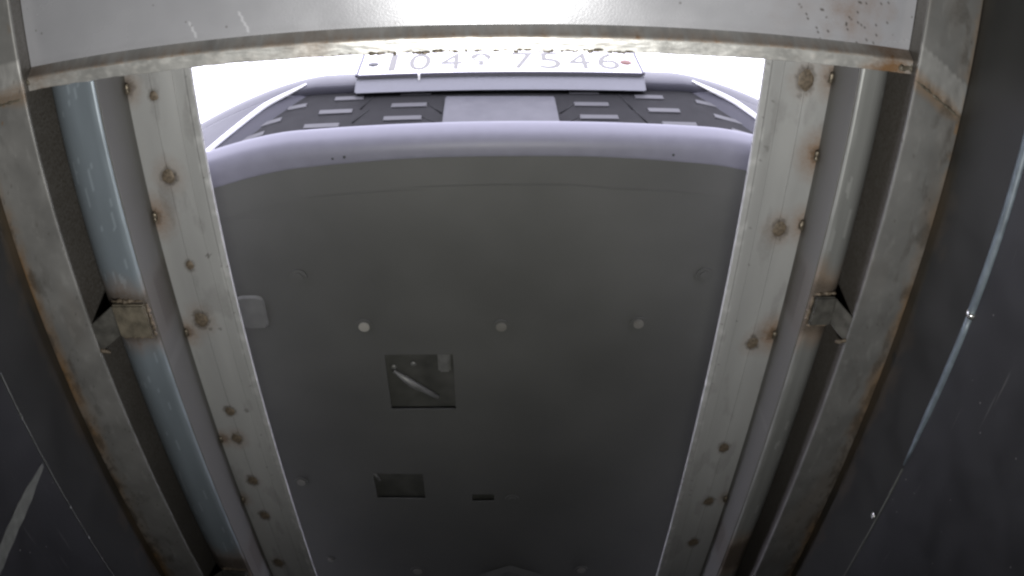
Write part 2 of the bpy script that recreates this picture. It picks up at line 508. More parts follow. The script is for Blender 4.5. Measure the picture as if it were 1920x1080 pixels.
# grey tape slanting across the left panel
q0, q1 = at_x(80, 872, XL['to'] + 0.0053), at_x(-40, 1150, XL['to'] + 0.0053)
w0 = 0.012
dv = (q1 - q0).normalized(); nv = Vector((0, -dv.z, dv.y))
vs = []
for k in range(25):
    t = k / 24
    c = q0.lerp(q1, t); hw = w0 * (0.25 + 0.75 * min(1, t * 4)) * (1 + 0.08 * math.sin(k * 1.7))
    for dx in (0, 0.0008):
        vs.append(c + nv * hw + Vector((dx, 0, 0))); vs.append(c - nv * hw + Vector((dx, 0, 0)))
fs = []
for k in range(24):
    a = k * 4; b_ = a + 4
    fs += [(a + 2, a + 3, b_ + 3, b_ + 2), (a, b_, b_ + 1, a + 1), (a, a + 2, b_ + 2, b_), (a + 1, b_ + 1, b_ + 3, a + 3)]
tag(obj('tape_strip', vs, fs, M_TAPE), 'grey tape strip slanting across the black left panel', 'tape')


def dome(name, c, n, r, mat_, parent=None, slot=True, flat=0.5):
    n = Vector(n).normalized()
    bm = bmesh.new()
    bmesh.ops.create_uvsphere(bm, u_segments=14, v_segments=8, radius=r)
    for v_ in bm.verts:
        v_.co.z *= flat
    q = Vector((0, 0, 1)).rotation_difference(n).to_matrix().to_4x4()
    bmesh.ops.transform(bm, matrix=Matrix.Translation(Vector(c)) @ q, verts=bm.verts)
    return from_bm(name, bm, mat_, parent, True)


sc = dome('panel_screw', at_x(1637, 967, XR['to'] - 0.005), (-1, 0, 0), 0.0065, M_SCREW)
tag(sc, 'shiny round screw head beside the right wall seam', 'screw')

# ------------------------------------------------------------------ steel frame round the opening
frame = empty('steel_frame', (-0.03, Y0, ZT), 'welded rusty steel frame of rails and tubes round the opening above', 'frame')


def spots_to_stain(spots):
    def fn(v):
        r = g = b = 0.0
        for (c, rad, rr, gg, halo) in spots:
            dy = (v.y - c.y); dx = v.x - c.x
            if abs(dy) > rad * halo * 1.6 or abs(dx) > rad * halo * 1.6: continue
            d = math.hypot(dx, dy * 0.8) / rad
            wob = 0.28 * fbm(v.x * 120 + c.y * 7, v.y * 120, c.x * 9)
            d += wob
            g = max(g, gg * (1 - sstep(0.75, 1.15, d)) * (0.75 + 0.25 * noise.noise(Vector((v.x * 300, v.y * 300, 0)))))
            r = max(r, rr * max(0.0, 1 - d / halo) ** 1.4)
        return r, g, b
    return fn


#           pixel      radius  rust burn halo
SPL = [((288, 180), 0.0085, .25, .62, 2.0), ((316, 331), 0.013, .55, .85, 3.0), ((291, 405), 0.011, .9, .6, 4.2), ((356, 497), 0.0085, .3, .72, 2.2),
       ((377, 599), 0.015, .6, .85, 2.6), ((352, 622), 0.009, .8, .5, 4.0), ((431, 771), 0.011, .35, .85, 2.0), ((444, 822), 0.012, .7, .8, 2.6),
       ((420, 822), 0.009, .8, .4, 3.0), ((474, 901), 0.0125, .4, .85, 2.2), ((496, 966), 0.0125, .35, .85, 2.0), ((455, 935), 0.009, .7, .4, 3.0),
       ((522, 1055), 0.015, .5, .8, 2.0), ((390, 480), 0.003, 0, .9, 1.2), ((462, 770), 0.0035, 0, .8, 1.2), ((240, 165), 0.011, .7, .75, 3.0),
       ((395, 617), 0.0028, 0, .7, 1.2), ((413, 617), 0.0025, 0, .7, 1.2)]
SPR = [((1511, 150), 0.016, .6, .7, 2.2), ((1562, 145), 0.012, .8, .5, 3.4), ((1532, 290), 0.010, 1., .6, 4.6), ((1461, 430), 0.014, .7, .8, 2.6),
       ((1507, 420), 0.010, .8, .5, 4.0), ((1411, 643), 0.013, .6, .8, 2.4), ((1450, 626), 0.011, 1., .6, 4.4), ((1357, 840), 0.013, .3, .65, 1.8),
       ((1329, 940), 0.013, .3, .65, 1.8), ((1362, 933), 0.010, .6, .5, 2.8), ((1300, 1017), 0.014, .3, .6, 1.8), ((1500, 180), 0.004, .2, .5, 1.6),
       ((1440, 278), 0.003, 0, .6, 1.2)]


def rail(side, X, zc, mgalv, spots, galv_label, seed):
    s = -1 if side == 'l' else 1
    e, wb = X['e'], X['web']
    r_ = empty('side_rail', ((e + wb) / 2, Y0, H))
    r_.parent = frame; r_.location = ORG[r_.name] - ORG[frame.name]
    sp = [(at_z(*p, H), rad, rr, gg, ha) for (p, rad, rr, gg, ha) in spots]
    base = spots_to_stain(sp)

    def st(v):
        r, g, b = base(v)
        t = (v.x - e) / (wb - e)
        n = fbm(v.x * 60, v.y * 14, seed)
        sp2 = noise.noise(Vector((v.x * 320, v.y * 260, seed)))
        if t < 0.30 and sp2 > 0.55 and n > 0.0: g = max(g, 0.55)          # dirt specks near the opening edge
        g = max(g, 0.22 * sstep(0.1, 0.55, fbm(v.x * 35, v.y * 11, seed + 17, 5)))
        if t < 0.12: b = max(b, 0.06 + 0.45 * max(0, fbm(v.x * 90, v.y * 50, seed + 4)))
        r = max(r, 0.10 * max(0, fbm(v.x * 12, v.y * 5, seed + 9)) * sstep(0.3, 1.0, t) + (0.03 * sstep(0.55, 1.0, t)))
        return r, g, b
    # underside with two drawn lines and a turned edge
    z = H
    q = lambda t: lerp(e, wb, t)
    sec = [(q(0), z + 0.0015), (q(0), z - 0.001), (q(0.015), z - 0.0025), (q(0.09), z - 0.0025), (q(0.115), z - 0.0012), (q(0.27), z - 0.0006), (q(0.275), z + 0.0012), (q(0.285), z + 0.0012), (q(0.29), z), (q(0.60), z), (q(0.605), z + 0.0014), (q(0.617), z + 0.0014), (q(0.622), z - 0.0004), (q(1.0), z - 0.0004), (q(1.0), z + 0.016), (q(0.75), z + 0.016), (q(0.7), z + 0.006)]
    fl = sweep('flange', sec, Y0 + 0.001, YF - 0.1, 680, M_FLANGE, r_, st)
    # channel: web + rounded underside
    wx = wb - s * 0.0
    xo = X['ti'] - s * 0.0025
    xm = lerp(wx, xo, 0.38)
    chan = [(wx, H + 0.0165), (wx, zc + 0.0045), (wx + s * 0.0013, zc + 0.0013), (wx + s * 0.0045, zc), (xm, zc)]
    for k in range(1, 15):
        a_ = k / 14 * math.pi / 2
        chan.append((lerp(xm, xo, math.sin(a_)), zc + 0.072 * (1 - math.cos(a_))))
    chan.append((xo, H + 0.0165))

    def stc(v):
        n = fbm(v.x * 40, v.y * 9, seed + 2)
        n3 = noise.noise(Vector((v.x * 160, v.y * 25, seed)))
        b = 0.0
        near = 1 - sstep(0.0, 0.010, abs(v.z - zc) + max(0, abs(v.x - wx) - 0.004))
        b = 0.55 * near * (0.5 + 0.5 * n3)  # fold highlight painted as a pale line
        if n3 > 0.45: b = max(b, 0.35)
        r = g = 0.0
        for (yc, hw) in BRY[side]:
            d = abs(v.y - yc)
            r = max(r, 0.55 * (1 - sstep(hw * 0.7, hw * 2.4, d + 0.02 * n)))
            g = max(g, 0.65 * (1 - sstep(hw * 0.75, hw * 1.35, d + 0.012 * n)))
        for c in sp:
            if abs(c[0].x - wb) < 0.03 and abs(v.y - c[0].y) < 0.03 and v.z > zc + 0.02:
                d = math.hypot(v.y - c[0].y, v.z - H) / 0.016
                g = max(g, 0.8 * (1 - sstep(0.5, 1.3, d + 0.3 * n)))
        return r, g, b
    ch = sweep('channel', chan, Y0 + 0.001, YF - 0.1, 480, mgalv, r_, stc, smooth=False, label=galv_label)
    for p_ in ch.data.polygons:
        p_.use_smooth = abs(p_.normal.z) > 0.05 and abs(p_.normal.z) < 0.998 and p_.area < 0.001
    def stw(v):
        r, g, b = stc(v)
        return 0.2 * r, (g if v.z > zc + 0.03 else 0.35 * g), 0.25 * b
    wsec = rounded([(wb - s * 0.0015, H - 0.0006), (wb - s * 0.0015, zc + 0.003), (wb + s * 0.0006, zc + 0.003), (wb + s * 0.0006, H - 0.0006)], [0, 0.0008, 0, 0], 2)
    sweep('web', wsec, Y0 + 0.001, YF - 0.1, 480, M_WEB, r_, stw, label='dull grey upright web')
    # weld lumps at the flange/web joint
    for k, (c, rad, rr, gg, ha) in enumerate(sp):
        if abs(c.x - wb) < 0.022:
            cc = Vector((wb - s * 0.0035, c.y, H - 0.003))
            from_bm('weld_bead', blob_bead([cc - Vector((0, 0.008, 0)), cc + Vector((0, 0.008, 0))], 0.0034, seed + k, 0.3, 0.003), M_WELD, r_, True)
    # small raised plug welds
    for k, (c, rad, rr, gg, ha) in enumerate(sp):
        if abs(c.x - wb) >= 0.022 and rad > 0.007:
            bm = bmesh.new()
            n = 14; ringv = []
            for lev, (fr, hz) in enumerate(((1.0, 0.0003), (0.8, 0.0012), (0.45, 0.0016))):
                ringv.append([bm.verts.new(Vector((c.x, c.y, H - hz)) + Vector((math.cos(6.283 * i / n), math.sin(6.283 * i / n) * 1.2, 0)) * rad * 0.72 * fr * (1 + 0.3 * noise.noise(Vector((math.cos(6.283 * i / n) * 1.5 + k * 3, math.sin(6.283 * i / n) * 1.5, seed + lev))))) for i in range(n)])
            for lev in range(2):
                for i in range(n):
                    bm.faces.new((ringv[lev][i], ringv[lev][(i + 1) % n], ringv[lev + 1][(i + 1) % n], ringv[lev + 1][i]))
            bm.faces.new(ringv[2])
            from_bm('weld_spot', bm, M_SPOT, r_, True)
    return r_


ybl = at_z(240, 598, ZCL).y
ybr = at_z(1530, 580, ZCR).y
BRY = {'l': [(ybl, 0.040), (at_z(430, 1072, ZCL).y, 0.045)], 'r': [(ybr, 0.042), (at_z(1400, 1040, ZCR).y, 0.04)]}
rail('l', XL, ZCL, M_GALV, SPL, 'bluish galvanised left channel', 11)
rail('r', XR, ZCR, M_GALV2, SPR, 'grey right channel', 23)


# box tubes
def box_tube(side, X, seed):
    s = -1 if side == 'l' else 1
    sec = rounded([(X['ti'], ZT + 0.1225), (X['ti'], ZT), (X['to'] , ZT), (X['to'], ZT + 0.1225)], [0, 0.003, 0.0025, 0], 3)
    wjl = at_z(0, 186, ZT); wjr = at_z(1722, 150, ZT)

    def st(v):
        t = (v.x - X['ti']) / (X['to'] - X['ti'])
        n = fbm(v.x * 30, v.y * 7, seed); n2 = fbm(v.x * 90, v.y * 45, seed + 1)
        fade = sstep(-0.1, 0.4, v.y)
        edge = sstep(lerp(0.86, 0.55, sstep(0.2, 0.9, v.y)) - 0.16 * n - 0.16 * n2, 1.03, t)
        patch = 0.45 + 0.55 * sstep(-0.25, 0.3, fbm(v.y * 6, v.x * 8, seed + 13))
        r = (0.95 if side == 'l' else 0.75) * edge * fade * patch
        r = max(r, 0.35 * max(0, n) * sstep(0.3, 1, t) * fade, 0.22 * max(0, fbm(v.x * 12, v.y * 4, seed + 5)))
        g = 0.5 * max(0, n2 - 0.35) * edge
        b = 0.35 * max(0, n2 - 0.25)
        n4 = fbm(v.x * 45, v.y * 22, seed + 21, 5)
        g = max(g, 0.55 * sstep(0.05, 0.5, n4) * sstep(0.15, 0.8, t + 0.3 * n), 0.75 * edge * sstep(-0.05, 0.35, n2) * sstep(0.3, 1.0, v.y))
        if noise.noise(Vector((v.x * 420, v.y * 420, seed))) > 0.62: g = max(g, 0.5)
        if v.z < ZT + 0.004:
            yj = (wjl.y if s < 0 else wjr.y + 0.55 * abs(v.x - X['ti']))
            d = abs(v.y - yj)
            r = max(r, 0.55 * (1 - sstep(0.004, 0.022 + 0.01 * n, d)))
            if -0.045 < v.y - yj < -0.004: b = max(b, 0.5 + 0.4 * n2)
        if v.z > ZT + 0.005: g = 0.8; r = 0.0; b = 0  # upright faces: shade of the gap put into the colour
        return r, g, b
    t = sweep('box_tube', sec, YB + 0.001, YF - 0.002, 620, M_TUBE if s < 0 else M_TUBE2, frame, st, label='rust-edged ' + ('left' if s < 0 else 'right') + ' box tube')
    # weld across the tube at the lip line
    if s < 0:
        p = [(X['ti'] - 0.001, Y0 + 0.004, ZT + 0.001), (X['to'] * 0.5 + X['ti'] * 0.5, Y0 + 0.006, ZT + 0.0012), (X['to'], Y0 + 0.002, ZT + 0.0012)]
    else:
        p = [(X['ti'], Y0 + 0.002, ZT + 0.001), (X['to'], Y0 + 0.045, ZT + 0.0012)]
    from_bm('weld_bead', blob_bead(p, 0.0022, seed + 40, 0.4, 0.004), M_WELDTAN, frame, True)
    return t


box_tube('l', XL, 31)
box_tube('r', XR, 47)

# cover plate above the camera, with a rolled edge, and the lip hanging at the opening
XA, XB = XL['ti'] + 0.0008, XR['ti'] - 0.0008
sec = [(YB + 0.002, ZCOV), (YBAR - 0.0055, ZCOV), (YBAR - 0.0055, H + 0.016), (YB + 0.002, H + 0.016)]
rustc = at_z(1600, 20, ZLIP1)
rust2 = at_z(1520, 15, ZLIP1)


def st_cover(v):
    d = math.hypot((v.x - rustc.x) / 0.055, (v.y - rustc.y) / 0.045)
    n = noise.noise(Vector((v.x * 330, v.y * 330, 1)))
    n1 = fbm(v.x * 40, v.y * 40, 2)
    r = 0.40 * max(0, 1 - d * 0.8 + 0.5 * n1)
    g = 0.9 if (n > 0.50 and d + 0.3 * n1 < 1.1) else 0
    d2 = math.hypot((v.x - rust2.x) / 0.10, (v.y - rust2.y) / 0.06)
    r = max(r, 0.16 * max(0, 1 - d2 + 0.5 * n1))
    dl_ = YBAR - 0.0085 - v.y
    g = max(g, 0.12 * (1 - sstep(0.0, 0.016, dl_ + 0.004 * n1)))  # soft corner shade beside the end bar painted into the cover
    b = 0.0
    for (x0, y0, x1, y1) in SCR:
        dd = Vector((x1 - x0, y1 - y0)); L2 = dd.length_squared
        t = ((v.x - x0) * dd.x + (v.y - y0) * dd.y) / L2
        if 0 < t < 1 and abs((v.x - x0) * dd.y - (v.y - y0) * dd.x) / dd.length < 0.0012: b = 0.5
    return r, g, b


SCR = []
for (p, q) in (((355, 40), (368, 70)), ((447, 22), (468, 62))):
    a_, b_ = at_z(*p, ZLIP1), at_z(*q, ZLIP1)
    SCR.append((a_.x, a_.y, b_.x, b_.y))
nx = 420
pts = []
for i in range(len(sec)):
    a_, b_ = sec[i], sec[(i + 1) % len(sec)]
    dl = math.hypot(b_[0] - a_[0], b_[1] - a_[1])
    k = max(1, int(dl / 0.0025)) if (i == 0) else 1
    for j in range(k):
        pts.append((lerp(a_[0], b_[0], j / k), lerp(a_[1], b_[1], j / k)))
m = len(pts)
vs = [(lerp(XA, XB, i / nx), y, z) for i in range(nx + 1) for (y, z) in pts]
fs = [(i * m + j, i * m + (j + 1) % m, (i + 1) * m + (j + 1) % m, (i + 1) * m + j) for i in range(nx) for j in range(m)]
fs += [tuple(range(m)), tuple(range(nx * m, nx * m + m))]
cover = obj('cover_plate', vs, fs, M_COVER, frame, False, st_cover, 'smooth grey cover plate with a bright lamp reflection')
bm = bmesh.new(); bm.from_mesh(cover.data); bmesh.ops.recalc_face_normals(bm, faces=bm.faces); bm.to_mesh(cover.data); bm.free()
for p in cover.data.polygons:
    p.use_smooth = abs(p.normal.y) > 0.05 and abs(p.normal.x) < .5 and p.area < 1e-4

# end bar: flat bar with an uneven, spattered far edge
nx, nz = 520, 12
lipv, lipf = [], []
for i in range(nx + 1):
    x = lerp(XA, XB, i / nx)
    ew = 0.0009 * fbm(x * 60, 3.3)
    ring_ = [(YBAR - 0.0082, ZG - 0.0012), (YBAR - 0.0082, ZCOV + 0.0010), (YBAR - 0.0004, ZBAR + 0.0018), (YBAR + 0.0008, ZBAR + 0.0005)]
    for j in range(nz + 1):
        t = j / nz
        ring_.append((lerp(YBAR + 0.0020, Y0 - 0.0012 + ew, t), ZBAR + 0.0005 * fbm(x * 30, t * 2, 8)))
    ring_ += [(Y0 + ew, ZBAR + 0.0015), (Y0, ZG - 0.0012)]
    lipv += [(x, y, z) for (y, z) in ring_]
m = len(ring_)
lipf = [(i * m + j, (i + 1) * m + j, (i + 1) * m + (j + 1) % m, i * m + (j + 1) % m) for i in range(nx) for j in range(m)]
lipf += [tuple(range(m)), tuple(range(nx * m, nx * m + m))]


def st_lip(v):
    n = fbm(v.x * 26, v.y * 60, 5); n2 = fbm(v.x * 110, v.y * 160, 6)
    r = 0.16 * max(0, n + 0.1) + 0.15 * max(0, n2)
    cx_ = math.exp(-((v.x + 0.02) / 0.20) ** 4)
    low = sstep(Y0 - 0.006, Y0 - 0.001, v.y)
    g = 0.9 * low * cx_ * sstep(0.0, 0.25, n2 + 0.05)
    r = max(r, 0.5 * low * cx_ * max(0, n2 + 0.3))
    for xe, a in ((XB - 0.03, 0.8), (XA + 0.02, 0.5), (-0.18, 0.35)):
        r = max(r, a * max(0, 1 - abs(v.x - xe) / 0.05 + 0.5 * n))
    if v.y < YBAR + 0.003 and v.z < ZBAR + 0.004: r = max(r, 0.4 + 0.4 * n2)
    b = 0.5 * max(0, n2 + 0.05)
    return r, g, b


lip = obj('end_bar', lipv, lipf, M_LIP, frame, False, st_lip, 'rust-spotted end bar along the opening')
bm = bmesh.new(); bm.from_mesh(lip.data); bmesh.ops.recalc_face_normals(bm, faces=bm.faces); bm.to_mesh(lip.data); bm.free()
rnd = random.Random(5)
for k in range(34):
    px = 690 + (1190 - 690) * (k + rnd.uniform(0.1, 0.9)) / 34
    v_ = ray(px, 96)
    c = v_ * (ZBAR / v_.z)
    c.y = Y0 - rnd.uniform(0.0, 0.003); c.z = ZBAR + 0.0004
    L_ = rnd.uniform(0.001, 0.006)
    from_bm('weld_spatter', blob_bead([c - Vector((L_, 0, 0)), c + Vector((L_, 0, 0))], rnd.uniform(0.0007, 0.0018), k, 0.5, 0.002), rnd.choice((M_WELD, M_WELD, M_WELDTAN)), lip, True)
for px in (44, 1700):
    v_ = ray(px, 158 if px < 100 else 128)
    c = v_ * (ZBAR / v_.z)
    from_bm('weld_bead', blob_bead([c + Vector((-0.012, 0, 0)), c + Vector((0.014, 0, 0.004))], 0.004, px, 0.5, 0.004), M_WELDTAN, lip, True)


# brackets between channel and tube
def bracket(side, X, zc, yc, m_, seed, lab):
    s = -1 if side == 'l' else 1
    b = empty('bracket', ((X['web'] + X['ti']) / 2, yc, zc))
    b.parent = frame; b.location = ORG[b.name] - ORG[frame.name]; b['label'] = lab
    x0 = X['web'] + s * 0.006; x1 = lerp(X['web'], X['ti'], 0.62)
    hw = 0.028 if side == 'l' else 0.024
    bm = box_bm((min(x0, x1), yc - hw, zc - 0.007), (max(x0, x1), yc + hw, zc + 0.001), 0.002)
    for v in bm.verts:
        v.co += Vector((noise.noise(v.co * 90), noise.noise(v.co * 80 + Vector((3, 0, 0))), noise.noise(v.co * 85 + Vector((0, 7, 0))))) * 0.0022
    from_bm('pad', bm, m_, b)
    # strap: from pad down to the tube side
    bm = bmesh.new()
    P0 = [(x1 - s * -0.0, yc - hw * 0.9, zc - 0.006), (x1, yc + hw * 0.9, zc - 0.006)]
    xe = X['ti'] + s * 0.001
    P1 = [(xe, yc - hw * 0.1, ZT + 0.002), (xe, yc + hw * 1.7, ZT + 0.002)]
    vs = []
    for (p, q) in ((P0[0], P0[1]), (P1[0], P1[1])):
        for dz in (0, 0.005):
            vs.append(bm.verts.new((p[0], p[1], p[2] + dz))); vs.append(bm.verts.new((q[0], q[1], q[2] + dz)))
    for qd in ((0, 1, 5, 4), (2, 6, 7, 3), (0, 4, 6, 2), (1, 3, 7, 5), (0, 2, 3, 1), (4, 5, 7, 6)):
        bm.faces.new([vs[i] for i in qd])
    bmesh.ops.bevel(bm, geom=bm.edges[:], offset=0.0012, segments=1, affect='EDGES')
    from_bm('strap', bm, M_WEB2, b)
    for k, pth in enumerate(([(x0, yc - hw - 0.003, zc), (x1, yc - hw - 0.003, zc)], [(x0, yc + hw + 0.003, zc), (x1, yc + hw + 0.003, zc)], [(x0 - s * 0.003, yc - hw, zc - 0.001), (x0 - s * 0.003, yc + hw, zc - 0.001)], [(xe, yc + hw * 1.5, ZT + 0.002), (xe - s * 0.016, yc + hw * 1.75, ZT + 0.006)])):
        from_bm('weld_bead', blob_bead(pth, 0.0026, seed + k, 0.6, 0.0022), M_SPOT, b, True)


bracket('l', XL, ZCL, ybl, M_WELDTAN, 61, 'tan welded bracket on the bluish left channel')
bracket('r', XR, ZCR, ybr, M_WEB2, 73, 'dark welded bracket on the grey right channel')
bracket('l', XL, ZCL, BRY['l'][1][0] + 0.02, M_WEB2, 85, 'dark welded bracket on the left channel at the far end')

# ------------------------------------------------------------------ the car
XC = 0.030
car = empty('car', (XC, 0.56, 1.124), 'dark car nose overhead with white number plate and black undertray', 'car')


def bow(x):
    d = abs(x - XC)
    return 0.60 * max(0.0, d - 0.34) ** 1.5


def fascia_y(x, z):
    y = 0.573 + bow(x)
    if z > 1.39: y += 0.9 * (z - 1.39) ** 1.6
    return y


ZB, ZM, ZTOP = 1.155, 1.365, 1.80


def edge_x(z):
    return lerp(0.545, 0.405, (z - ZB) / (ZM - ZB))


verts, faces = [], []


def add_grid(nu, nv, fn, flip=False):
    o = len(verts)
    for j in range(nv + 1):
        for i in range(nu + 1):
            verts.append(fn(i / nu, j / nv))
    for j in range(nv):
        for i in range(nu):
            a = o + j * (nu + 1) + i
            q_ = (a, a + 1, a + nu + 2, a + nu + 1)
            faces.append(q_[::-1] if flip else q_)


for s in (-1, 1):
    def side(u, v, s=s):
        z = lerp(ZB, ZM + 0.018, v)
        xe = edge_x(min(z, ZM))
        if u < 0.25:                       # surround turning back into the grille opening
            t = u / 0.25
            x = xe - 0.060 * (1 - t) ** 1.2
            yy = 0.015 * (1 - t) ** 1.4
        else:
            t = (u - 0.25) / 0.75
            x = lerp(xe, 0.93, t); yy = 0
        X_ = XC + s * x
        return (X_, fascia_y(X_, z) + yy + (0.002 if z > ZM else 0), z)
    add_grid(60, 24, side, s < 0)


def top(u, v):
    x = lerp(-0.93, 0.93, u)
    if v < 0.25:
        t = v / 0.25
        z = ZM + 0.001 + 0.012 * t ** 2
        back = 0.022 * (1 - t) ** 1.5 * (1 - sstep(0.37, 0.41, abs(x)))
    else:
        t = (v - 0.25) / 0.75
        z = lerp(ZM + 0.013, ZTOP, t); back = 0
    X_ = XC + x
    return (X_, fascia_y(X_, z) + back, z)


add_grid(120, 40, top)
bumper = obj('bumper', verts, faces, M_PAINT, car, True, None, 'dark glossy bumper')
sm = bumper.modifiers.new('thick', 'SOLIDIFY'); sm.thickness = 0.003; sm.offset = -1

# bonnet / upper body behind the bumper so daylight cannot fall through
vs, fs = [], []
for j in range(13):
    t = j / 12
    for i in range(25):
        x = lerp(-0.93, 0.93, i / 24)
        y = fascia_y(XC + x, ZTOP) + 0.002 + t * 4.2
        z = ZTOP + 0.002 + 0.10 * math.sin(t * 1.4) - 0.10 * (abs(x) / 0.93) ** 3 * min(1, t * 3)
        vs.append((XC + x, y, z))
for j in range(12):
    for i in range(24):
        a = j * 25 + i
        fs.append((a, a + 1, a + 26, a + 25))
bon = obj('bonnet', vs, fs, M_PAINT, car, True)
sm = bon.modifiers.new('thick', 'SOLIDIFY'); sm.thickness = 0.01; sm.offset = -1
for s in (-1, 1):
    lo = (XC + s * 0.93 - 0.006, fascia_y(XC + 0.93, 1.4) + 0.03, 1.15); hi = (XC + s * 0.93 + 0.006, 4.8, ZTOP - 0.11)
    from_bm('wing', box_bm(lo, hi, 0.004), M_PAINT, car)

# painted lower lip
prof = [(0.012, 1.190), (-0.008, 1.177), (-0.0115, 1.169), (-0.0105, 1.158), (-0.0075, 1.1475), (-0.0030, 1.1395), (0.0035, 1.1338), (0.0105, 1.1306), (0.0170, 1.1293), (0.026, 1.1288), (0.031, 1.1292), (0.032, 1.1315)]
vs, fs = [], []
n = 140
for i in range(n + 1):
    x = lerp(-0.93, 0.93, i / n)
    bb = 0.567 + bow(XC + x) * 0.6 + 0.055 * x * x
    for k, (dy, z) in enumerate(prof):
        wid = 1 + 0.35 * sstep(0.1, 0.5, abs(x))
        vs.append((XC + x, bb + dy * (wid if k > 4 else 1), z))
m = len(prof)
for i in range(n):
    for j in range(m - 1):
        a = i * m + j
        fs.append((a, a + 1, a + m + 1, a + m))
ll = obj('lower_lip', vs, fs, M_LIPP, car, True, None, 'pale lavender-grey curved lip under the grille')
ll.modifiers.new('sub', 'SUBSURF').levels = 1
ll.modifiers['sub'].render_levels = 2
sm = ll.modifiers.new('thick', 'SOLIDIFY'); sm.thickness = 0.003; sm.offset = -1
for (px, py) in ((624, 297), (646, 294), (1262, 290)):
    c = at_z(px, py, 1.1315)
    dome('drain_hole', c - Vector((0, 0, 0.0012)), (0, 0, -1), 0.0042, M_DARK, ll, flat=0.35)


# grille
def grille_y(x, z):
    return 0.589 + bow(x)


gv, gf = [], []
nu, nv = 90, 30
for j in range(nv + 1):
    z = lerp(1.14, 1.395, j / nv)
    for i in range(nu + 1):
        x = lerp(-1, 1, i / nu) * (edge_x(z) - 0.045)
        gv.append((XC + x, grille_y(XC + x, z), z))
for j in range(nv):
    for i in range(nu):
        a = j * (nu + 1) + i
        gf.append((a, a + 1, a + nu + 2, a + nu + 1))
grille = obj('grille', gv, gf, M_GRILLE, car, True)
sm = grille.modifiers.new('thick', 'SOLIDIFY'); sm.thickness = 0.004; sm.offset = 1


def on_grille(px, py, dy=0.0):
    d = ray(px, py)
    y = 0.59
    for _ in range(12):
        p = d * (y / d.y)
        y = grille_y(p.x, p.z) + dy
    return d * (y / d.y)


BARS = [((751, 177), (809, 172)), ((733, 201), (801, 195)), ((718, 226), (791, 219)), ((627, 189), (683, 182)), ((597, 215), (662, 206)), ((568, 242), (637, 232)),
        ((481, 237), (527, 226)), ((442, 264), (492, 256)), ((1066, 171), (1123, 175)), ((1076, 195), (1142, 198)), ((1087, 219), (1160, 222)), ((1189, 180), (1245, 186)),
        ((1214, 205), (1276, 211)), ((1240, 229), (1309, 239)), ((1341, 221), (1405, 233)), ((1376, 250), (1440, 262)), ((1305, 192), (1360, 202)), ((540, 205), (575, 198))]
for (p, q) in BARS:
    a_, b_ = on_grille(*p, -0.004), on_grille(*q, -0.004)
    z = (a_.z + b_.z) / 2
    a_.z = b_.z = z
    bm = bmesh.new()
    vsb = []
    for c in (a_, b_):
        y = grille_y(c.x, c.z)
        for (dy, dz) in ((-0.006, -0.0085), (0.002, -0.010), (0.002, 0.010), (-0.006, 0.0085)):
            vsb.append(bm.verts.new((c.x, y + dy, c.z + dz)))
    for qd in ((0, 1, 5, 4), (1, 2, 6, 5), (2, 3, 7, 6), (3, 0, 4, 7), (0, 3, 2, 1), (4, 5, 6, 7)):
        bm.faces.new([vsb[i] for i in qd])
    bmesh.ops.bevel(bm, geom=bm.edges[:], offset=0.001, segments=1, affect='EDGES')
    from_bm('grille_bar', bm, M_BAR, grille)
# thin ribs between the bars
for k in range(7):
    z = 1.175 + k * 0.030
    rv = [(XC + lerp(-1, 1, i / 30) * (edge_x(z) - 0.07), 0, z) for i in range(31)]
    rv = [(x, grille_y(x, z) - 0.001, z) for (x, _, z) in rv]
    from_bm('rib', tube_path(rv, 0.0022, 6), M_GRILLE, grille, True)
for (p, q) in (((802, 195), (828, 214)), ((792, 220), (826, 236)), ((1074, 198), (1050, 214)), ((1082, 222), (1056, 234)), ((700, 182), (676, 206)), ((690, 208), (660, 232)), ((1160, 178), (1186, 206)), ((1186, 204), (1214, 232))):
    a_, b_ = on_grille(*p, -0.003), on_grille(*q, -0.003)
    from_bm('rib', tube_path([a_, b_], 0.0024, 6), M_GRILLE, grille, True)
# radar cover
ra, rb = at_y(835, 180, 0.578), at_y(1040, 180, 0.578)
rc, rd = at_y(827, 243, 0.574), at_y(1053, 243, 0.574)
bm = bmesh.new()
fr = [bm.verts.new(p) for p in (ra, rb, rd, rc)]
bk = [bm.verts.new(p + Vector((0, 0.03, 0))) for p in (ra, rb, rd, rc)]
bm.faces.new(fr); bm.faces.new(list(reversed(bk)))
for k in range(4): bm.faces.new((fr[k], bk[k], bk[(k + 1) % 4], fr[(k + 1) % 4]))
bmesh.ops.bevel(bm, geom=bm.edges[:], offset=0.002, segments=2, affect='EDGES')
from_bm('radar_cover', bm, M_RADAR, grille, False, 'smooth pale square cover in the middle of the grille')

# white strips standing in for the crease highlights at both sides of the grille
for s in (-1, 1):
    P = []
    for k in range(25):
        t = k / 24
        z = lerp(1.165, 1.392, t)
        x = XC + s * (edge_x(z) + 0.004 - 0.03 * sstep(0.7, 1.0, t))
        P.append((x, fascia_y(x, z) - 0.002, z))
    from_bm('crease_highlight', tube_path(P, [0.0058 * min(1, 0.3 + 3 * (1 - k / 24)) for k in range(25)], 10), M_HILITE_RIB, car, True)

